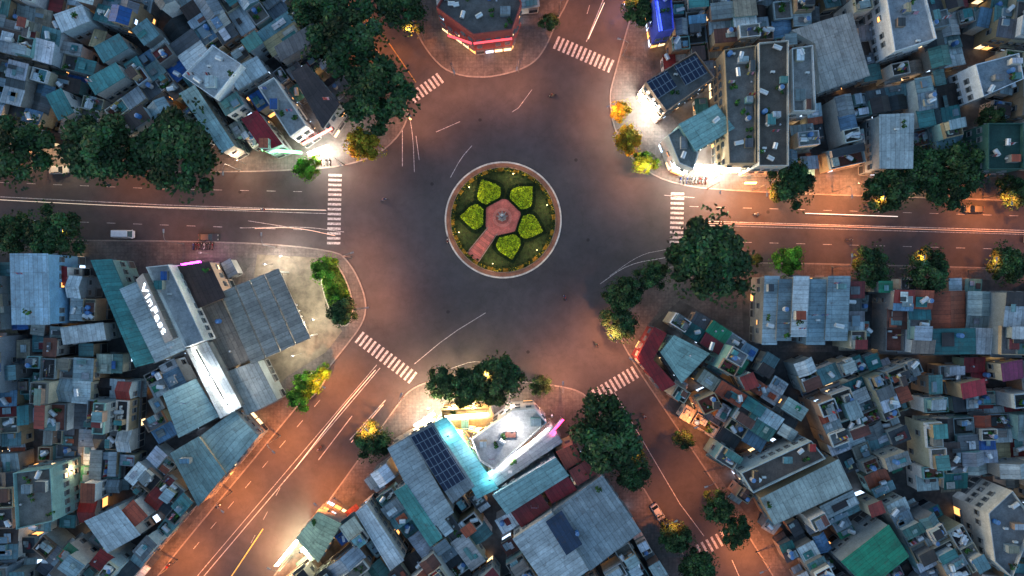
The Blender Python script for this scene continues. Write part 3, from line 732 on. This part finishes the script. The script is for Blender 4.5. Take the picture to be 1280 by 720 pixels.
# ---------------- trees ----------------
def tree_mesh(seed,col,n=24,leaves=250):
    rr=random.Random(seed); mb=MB(); Hc=7.0
    mb.cyl((0,0,0),(.2,.1,4.2),.34,.24,BARK,(1,1,1),8,False)
    ph=[rr.random()*6.28 for _ in range(3)]
    lob=lambda a:1+.09*math.sin(2*a+ph[0])+.09*math.sin(3*a+ph[1])+.08*math.sin(5*a+ph[2])
    cl=[]
    for i in range(n):
        a=i*2.39996+rr.uniform(-.4,.4); r=3.95*math.sqrt((i+.5)/n)*rr.uniform(.88,1.12)*lob(a)
        z=Hc+ (1-(r/4.4)**2)*2.4*rr.uniform(.5,1.15)-.8+rr.uniform(-.7,.5)
        cl.append((r*math.cos(a),r*math.sin(a),z,rr.uniform(.8,1.5)))
    for i,(x,y,z,r) in enumerate(cl):
        if i%2==0:
            m=(x*.45,y*.45,5.4); mb.cyl((.2,.1,3.9),m,.17,.1,BARK,(1,1,1),6,False); mb.cyl(m,(x,y,z),.1,.03,BARK,(1,1,1),5,False)
        k=rr.choice([.45,.7,.9,1.1,1.5,1.9])*rr.uniform(.85,1.15); hue=rr.uniform(.85,1.25)
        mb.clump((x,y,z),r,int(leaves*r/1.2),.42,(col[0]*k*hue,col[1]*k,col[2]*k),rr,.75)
    for _ in range(520):
        a=rr.random()*6.283;r=rr.uniform(2.2,5.2)*lob(a); mb.leaf((r*math.cos(a),r*math.sin(a),rr.uniform(6,7.6)),.4,tuple(x*rr.uniform(.5,1.3) for x in col),rr)
    return mb.mesh('tree')
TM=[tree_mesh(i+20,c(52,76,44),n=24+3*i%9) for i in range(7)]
TG=[tree_mesh(i+40,c(88,132,40)) for i in range(2)]; TY=[tree_mesh(i+60,c(150,135,40)) for i in range(2)]  # lamplit trees: lamplight painted into the brighter green and yellow leaf colours
for i,t in enumerate(TREES):
    k=t[3] if len(t)>3 else 0; me=(TM if k==0 else TG if k==1 else TY); me=me[i%len(me)]
    o=bpy.data.objects.new('tree',me); scene.collection.objects.link(o)
    d=t[2]*S*.98; s=d/9.6; hs=max(.5,min(1.35,s**.6)); x,y=G(t[0],t[1],7*hs)
    o.location=(x,y,.1); o.scale=(s*R.uniform(.93,1.1),s*R.uniform(.93,1.1),hs); o.rotation_euler=(0,0,R.random()*6.28)
# ---------------- street lamps ----------------
LC=(1.0,.28,.06)
lm_=MB()
lm_.cyl((0,0,0),(0,0,.5),.2,.16,CONC,c(120,120,118)); lm_.cyl((0,0,.5),(0,0,8.2),.1,.06,STEEL,c(120,122,125))
lm_.cyl((0,0,8.1),(.9,0,8.8),.05,.045,STEEL,c(120,122,125)); lm_.cyl((.9,0,8.8),(2.0,0,8.9),.045,.04,STEEL,c(120,122,125))
lm_.prism([(1.8,-.12),(2.6,-.16),(2.6,.16),(1.8,.12)],8.82,9.0,PAINT,c(150,150,150))
lm_.face([(1.9,.1,8.815),(2.55,.13,8.815),(2.55,-.13,8.815),(1.9,-.1,8.815)],SIGN,c(255,180,110))
LM=lm_.mesh('street_lamp')
def lamp(px,py,tx,ty,P=4200,col=LC,size=140):
    x,y=G(px,py);X,Y=G(tx,ty); a=math.atan2(Y-y,X-x)
    o=bpy.data.objects.new('street_lamp',LM); scene.collection.objects.link(o); o.location=(x,y,.12);o.rotation_euler=(0,0,a)
    l=bpy.data.lights.new('lamp_light','SPOT'); l.energy=P;l.color=col;l.spot_size=math.radians(size);l.spot_blend=.8;l.shadow_soft_size=.3
    lo=bpy.data.objects.new('lamp_light',l); scene.collection.objects.link(lo); lo.parent=o; lo.location=(2.2,0,8.7)
PK=(1,.36,.17)
for q in [(60,207,60,250,4200),(170,211,170,250,3600),(300,213,300,250,3200),(110,305,110,250,2600),(230,305,230,250,2600),(345,309,345,260,2800),(-50,207,-50,250),
 (885,235,885,270,12000),(940,238,940,270,14000),(1040,240,1040,270,15000),(1078,242,1078,270,11000),(1228,248,1228,280,11000),(1320,248,1320,280),
 (915,332,915,290,4000),(1040,334,1040,290,4000),(1125,336,1125,300,3500),(1210,338,1210,300,3500),(1320,340,1320,300),
 (455,55,490,40,6000),(418,-15,460,-20),(530,50,500,60,5000),(698,20,730,20,5000),(778,70,740,60,6500),(795,10,750,0,5000),
 (408,470,440,490,12000),(350,545,380,570,15000),(290,615,320,640,15000),(222,700,260,720,15000),(478,535,450,510,11000),(418,622,390,600,14000),(365,695,330,680,15000),
 (772,560,800,545,4500),(822,640,850,625,4500),(868,520,840,530,5500),(880,590,850,600,4500),(945,690,920,700,13000),
 (568,94,580,130,6500,PK,158),(648,90,640,130,6500,PK,158),(764,140,730,160,7500,PK,158),(805,212,780,240,7000,PK,158),(765,425,740,400,7000,PK,158),(790,450,760,430,5500,PK,158),(610,474,610,440,8000,PK,158),(700,484,700,450,9500,PK,158),
 (457,385,490,380,7500,PK,158),(440,322,480,310,5000,PK,158),(430,206,450,230,5000,PK,158),(509,150,540,170,6500,PK,158),(505,497,520,460,8500,PK,158)]:
    lamp(*q)
# ---------------- signs / shop lights ----------------
def light(px,py,z,P,col,r=.4):
    x,y=G(px,py,z); o=bpy.data.objects.new('floodlight',None); scene.collection.objects.link(o); o.location=(x,y,z)
    mb=MB(); mb.box(-.25,.25,-.2,.2,.05,.3,PAINT,c(120,120,120)); mb.face([(-.22,.17,.04),(.22,.17,.04),(.22,-.17,.04),(-.22,-.17,.04)],SIGN,col); mb.cyl((0,0,.3),(0,0,.32),.05,.05,STEEL,(.3,.3,.3)); 
    mb.cyl((.2,0,-z+.1),(.2,0,.1),.05,.05,STEEL,(.25,.25,.25),6); mb.obj('lamp_housing',parent=o)
    l=bpy.data.lights.new('bulb','POINT'); l.energy=P;l.color=col;l.shadow_soft_size=r
    lo=bpy.data.objects.new('bulb',l); scene.collection.objects.link(lo); lo.parent=o; lo.location=(0,0,-.5)
def sign(a,b,z,h,col,P=0,lc=None,tilt=.5,text=None,name='illuminated_sign',tcol=(1,1,1),mat=SIGN):
    A=Vector(G(*a,z));B=Vector(G(*b,z)); m=(A+B)/2; L=(B-A).length; ang=math.atan2(B.y-A.y,B.x-A.x)
    e=bpy.data.objects.new(name,None); scene.collection.objects.link(e); e.location=(m.x,m.y,z); e.rotation_euler=(0,0,ang)
    mb=MB(); t=tilt*h
    mb.face([(-L/2,-t,0),(L/2,-t,0),(L/2,0,h),(-L/2,0,h)],mat,col)
    mb.face([(L/2,0,0),(-L/2,0,0),(-L/2,.02,h),(L/2,.02,h)],PAINT,c(90,90,90))
    for sx in(-1,1): mb.face([(sx*L/2,-t,0),(sx*L/2,.02,0),(sx*L/2,.0,h)],PAINT,c(100,100,100))
    for k in range(int(L/2)+1):
        x=-L/2+.1+k*(L-.2)/max(1,int(L/2)); mb.cyl((x,.05,-1.5),(x,.05,h),.04,.04,STEEL,(.3,.3,.3),5)
    mb.obj('panel',parent=e)
    if text:
        cu=bpy.data.curves.new('letters','FONT'); cu.body=text; cu.size=h*1.4; cu.align_x='CENTER';cu.align_y='CENTER'; cu.extrude=.08; cu.offset=.02; cu.space_character=1.15
        m_=bpy.data.materials.new('letter_face'); m_.use_nodes=True; bb=m_.node_tree.nodes['Principled BSDF']; bb.inputs['Base Color'].default_value=(*tcol,1); bb.inputs['Emission Color'].default_value=(*tcol,1); bb.inputs['Emission Strength'].default_value=3
        cu.materials.append(m_); o=bpy.data.objects.new('letters',cu); scene.collection.objects.link(o); o.parent=e
        o.location=(0,-t/2-.12,h/2+.1); o.rotation_euler=(math.atan2(1,tilt),0,0)
    if P:
        l=bpy.data.lights.new('sign_glow','AREA'); l.energy=P;l.color=lc or col; l.shape='RECTANGLE';l.size=L;l.size_y=h
        lo=bpy.data.objects.new('sign_glow',l); scene.collection.objects.link(lo); lo.parent=e; lo.location=(0,-t-.35,h/2); lo.rotation_euler=(math.radians(60),0,0)
WH=(1,.93,.8); YE=(1,.62,.2)
sign((186,342),(223,422),12.4,2.3,c(150,152,156),0,tilt=1.3,text='VinFast',name='showroom_sign',tcol=(.8,.9,1),mat=WALL)
sign((246,436),(285,506),9.6,1.1,(1,1,1),3000,WH)
sign((548,536),(612,532),6.5,1.5,YE,6000,(1,.72,.35)); sign((556,518),(610,514),7.6,1.4,(1,.75,.35),4500,(1,.75,.4))
sign((518,530),(542,514),6,1.6,(1,.95,.85),7000,(1,.9,.75))
sign((686,540),(702,522),9,1.5,(1,.06,.22),400); sign((620,588),(684,534),10.5,.6,(1,.85,.85),1800)
sign((328,186),(378,190),6,.9,(.25,1,.4),700); sign((378,180),(415,160),7,.7,(.8,.15,.12),300); sign((386,192),(412,182),4,1.3,(1,.9,.7),5000,WH)
sign((840,205),(920,210),5,1.5,(.95,1,.9),10000,(1,.98,.85)); sign((802,120),(822,148),6,1.4,(1,.9,.7),5000,WH)
sign((822,42),(816,4),8,1.4,(.12,.18,1),600); sign((560,44),(590,54),8,.6,(.3,.03,.04),150); sign((592,54),(640,48),8,.6,(.3,.03,.04),150)
sign((345,705),(372,672),5,1.3,(1,.95,.6),6000,(1,.9,.55)); sign((228,330),(252,326),6,.9,(.9,.1,.9),500); sign((930,228),(945,228),3,.7,YE,300)
for q in [(350,320,6,3600,WH),(390,400,6,3600,(1,.88,.66)),(365,445,6,3000,(1,.88,.66)),(330,330,5,2200,WH),(400,195,5,4000,WH),(535,512,6,5500,(1,.8,.5)),(590,505,6,5500,(1,.68,.32)),(565,508,6,4500,(1,.75,.4)),
          (635,505,6,2000,(1,.75,.6)),(860,216,5,4500,(1,.95,.8)),(900,218,5,4500,(1,.95,.8)),(812,135,6,4000,WH),(800,118,5,3000,WH),(375,690,6,4500,(1,.95,.6)),(45,640,7,1200,(1,.45,.15)),(90,588,7,700,(1,.6,.3)),(262,470,12,1100,(.9,.95,1)),(285,505,11,900,(.9,.95,1)),
          (590,560,12,1200,(.9,.9,1)),(640,540,13,1300,(1,.95,.92)),(560,545,11,800,(.35,.9,1)),(612,600,11,500,(.35,.9,1)),(75,188,5,1600,(1,.75,.45)),(40,188,5,1400,(1,.6,.35)),(295,200,5,1800,(1,.75,.5)),(1010,228,4,2000,(1,.6,.3)),(1075,228,4,1700,(1,.5,.25)),(690,520,8,500,(1,.5,.6)),
          (780,4,5,600,(.5,.5,1)),(400,350,5,1800,(1,.88,.66)),(1150,228,4,1200,(1,.6,.3)),(250,316,5,700,(1,.5,.6))]:
    light(*q)
for t in range(6):
    a=t*math.pi/3+.3; x=cx+10.2*math.cos(a);y=cy+10.2*math.sin(a)
    mb=MB(); mb.cyl((0,0,.15),(0,0,3.0),.06,.05,STEEL,(.3,.3,.3),6); mb.ell((0,0,3.15),(.12,.12,.12),LIT,(1,.75,.4))
    o=mb.obj('garden_lamp',(x,y,0)); l=bpy.data.lights.new('bulb','POINT'); l.energy=420;l.color=(1,.7,.4);l.shadow_soft_size=.25
    lo=bpy.data.objects.new('bulb',l); scene.collection.objects.link(lo); lo.parent=o; lo.location=(-.5*math.cos(a),-.5*math.sin(a),3.3)
# ---------------- vehicles ----------------
def car(px,py,deg,col,L=4.4,Wd=1.75,van=False,name='car'):
    mb=MB(); h=Wd/2
    prof=[(-L/2,.42,.72,.82),(-L/2+.15,.3,.88,.96),(-L*.3,.25,.98,1),(0,.25,.98,1),(L*.25,.25,.93,1),(L/2-.3,.28,.8,.95),(L/2,.42,.62,.8)]
    if van: prof=[(-L/2,.42,1.0,.92),(-L/2+.1,.3,1.1,.98),(0,.25,1.1,1),(L*.38,.25,1.05,1),(L/2,.4,.85,.86)]
    rings=[]
    for x,zb,zt,k in prof:
        w=h*k; rings.append([(x,-w*.9,zb),(x,-w,zb+.15),(x,-w,zt-.14),(x,-w*.88,zt),(x,w*.88,zt),(x,w,zt-.14),(x,w,zb+.15),(x,w*.9,zb)])
    for a,b in zip(rings,rings[1:]):
        for i in range(8): j=(i+1)%8; mb.face([a[i],a[j],b[j],b[i]],PAINT,col)
    mb.face(rings[0],PAINT,col); mb.face(rings[-1][::-1],PAINT,col)
    x0,x1,r0,r1,zt=(-L*.42,L*.24,-L*.3,L*.08,1.45) if not van else (-L*.49,L*.44,-L*.46,L*.3,1.95)
    zb=.9 if not van else 1.04; b=[(x0,-h*.9,zb),(x1,-h*.9,zb),(x1,h*.9,zb),(x0,h*.9,zb)]; t=[(r0,-h*.74,zt),(r1,-h*.74,zt),(r1,h*.74,zt),(r0,h*.74,zt)]
    for i in range(4): j=(i+1)%4; mb.face([b[i],b[j],t[j],t[i]],GLASS,(.02,.025,.03))
    mb.prism([(r0-.02,-h*.76),(r1+.02,-h*.76),(r1+.02,h*.76),(r0-.02,h*.76)],zt-.03,zt+.04,PAINT,col)
    for i in range(4): mb.cyl(Vector(b[i])*1.002,Vector(t[i]),.05,.05,PAINT,col,5)
    for sx in(-1,1):
        for sy in(-1,1):
            x=sx*L*.31; mb.cyl((x,sy*(h-.22),.32),(x,sy*(h+.01),.32),.32,.32,PAINT,(.02,.02,.02),14); mb.cyl((x,sy*(h+.012),.32),(x,sy*(h+.02),.32),.18,.16,STEEL,(.4,.4,.4),10)
        mb.box(x1-.1,x1+.1,sx*h*1.0-.09*(sx<0),sx*h*1.0+.09+.0*(sx>0),.95,1.1,PAINT,col)
        mb.box(L/2-.05,L/2+.01,sx*h*.55-.15,sx*h*.55+.15,.6,.72,PAINT,c(230,230,220)); mb.box(-L/2-.01,-L/2+.05,sx*h*.6-.12,sx*h*.6+.12,.62,.78,PAINT,c(170,20,20))
    x,y=G(px,py); mb.obj(name,(x,y,.01),math.radians(deg))
car(157,293,-1,c(240,240,240),4.7,1.8,True,'van'); car(822,640,-58,c(165,170,175)); car(833,656,-58,c(60,62,66)); car(76,213,2,c(190,190,185)); 
car(262,297,0,c(50,52,56)); car(1290,300,-2,c(180,180,180)); car(1215,262,178,c(60,60,65)); car(712,-20,110,c(150,150,150))
def bike(px,py,deg,shirt,rider=True,name='motorcyclist'):
    mb=MB(); K=(.02,.02,.02)
    for x in(-.62,.62): mb.cyl((x,-.05,.3),(x,.05,.3),.3,.3,PAINT,K,12)
    bc=R.choice([c(120,20,20),c(40,40,45),c(30,60,120),c(180,180,180)])
    mb.ell((-.2,0,.62),(.55,.16,.16),PAINT,bc); mb.ell((.4,0,.7),(.22,.2,.35),PAINT,bc); mb.cyl((.62,0,.3),(.42,0,1.0),.05,.05,STEEL,(.3,.3,.3),6)
    mb.cyl((.42,-.33,1.02),(.42,.33,1.02),.025,.025,PAINT,K,6); mb.ell((-.2,0,.78),(.42,.14,.06),PAINT,K)
    if rider:
        mb.cyl((-.2,0,.8),(-.1,0,1.15),.16,.19,PAINT,shirt,8); mb.ell((-.06,0,1.22),(.15,.23,.2),PAINT,shirt); mb.ell((.0,0,1.56),(.14,.13,.15),PAINT,R.choice([c(200,200,200),c(40,40,60),c(170,40,40)]))
        for s in(-1,1):
            mb.cyl((-.04,s*.2,1.3),(.15,s*.28,1.08),.06,.05,PAINT,shirt,6); mb.cyl((.15,s*.28,1.08),(.42,s*.26,1.04),.045,.035,PAINT,c(160,110,85),6)
            mb.cyl((-.18,s*.1,.82),(.22,s*.17,.75),.09,.07,PAINT,c(40,45,60),6); mb.cyl((.22,s*.17,.75),(.05,s*.17,.3),.065,.045,PAINT,c(40,45,60),6)
    mb.face([(.64,-.06,.78),(.64,.06,.78),(.62,.06,.88),(.62,-.06,.88)],LIT,(1,.9,.7))
    x,y=G(px,py); mb.obj(name,(x,y,.01),math.radians(deg))
for q in [(275,632,48,c(120,120,130)),(212,706,50,c(180,70,60)),(706,372,120,c(60,60,70)),(945,268,180,c(150,150,150)),(560,300,-95,c(90,60,60)),(330,262,0,c(60,80,120)),(690,120,200,c(130,130,90)),(1060,300,0,c(90,90,90)),(480,250,20,c(160,160,160)),(400,560,230,c(100,60,60)),(745,430,-50,c(70,90,80)),(805,520,-55,c(150,150,160))]: bike(*q)
for i in range(8): bike(243+i*3.4,308,80,(0,0,0),False,'parked_motorbike')
for i in range(7): bike(560+i*3.6,500,95,(0,0,0),False,'parked_motorbike')
for i in range(6): bike(395+i*3.6,203,95,(0,0,0),False,'parked_motorbike')
for i in range(9): bike(850+i*4,226,85,(0,0,0),False,'parked_motorbike')
for i in range(5): bike(370+i*3,380+i*7,-25,(0,0,0),False,'parked_motorbike')
TR=mk_emit('headlight_streak',1.2)
def trail(pts,col,w=.07,z=.7):
    mb=MB(); pts=chaikin(pts,2,False); W=[(*G(*p),z) for p in pts]
    for a,b in zip(W,W[1:]): mb.cyl(a,b,w,w,0,col,5,False)
    mb.obj('headlight_trail',mats=[TR])
trail([(0,250),(150,258),(300,262),(408,263)],(1,.8,.6),.04); trail([(1005,267),(1120,271)],(1,.9,.8),.08); trail([(862,279),(1000,282),(1280,291)],(.9,.5,.35),.04)
trail([(320,286),(370,284),(420,295)],(.9,.55,.4),.04); trail([(470,462),(420,520),(370,585)],(1,.75,.6),.06); trail([(480,505),(440,552)],(1,.5,.35),.07); trail([(330,660),(290,720)],(1,.5,.1),.08)
trail([(735,50),(755,5)],(1,.85,.7),.07)
# ---------------- world, sun, camera ----------------
w=bpy.data.worlds.new('World'); scene.world=w; w.use_nodes=True; nt=w.node_tree
sky=nt.nodes.new('ShaderNodeTexSky'); sky.sky_type='NISHITA'; sky.sun_disc=False; sky.sun_elevation=math.radians(6); sky.sun_rotation=math.radians(280)
sky.ozone_density=2.4
nt.links.new(sky.outputs[0],nt.nodes['Background'].inputs[0]); nt.nodes['Background'].inputs[1].default_value=.43
sl=bpy.data.lights.new('sun','SUN'); sl.energy=.15; sl.angle=math.radians(40); sl.color=(1,.95,.9)
so=bpy.data.objects.new('sun',sl); scene.collection.objects.link(so); so.rotation_euler=(math.radians(60),0,math.radians(80))
cam=bpy.data.cameras.new('camera'); cam.sensor_width=36; cam.clip_end=5000
cam.lens=36*H/(1280*S)
co=bpy.data.objects.new('camera',cam); scene.collection.objects.link(co); co.location=(0,0,H); co.rotation_euler=(0,0,0); scene.camera=co
scene.view_settings.view_transform='Standard'; scene.view_settings.look='None'; scene.view_settings.exposure=0
print('objects',len(scene.objects))
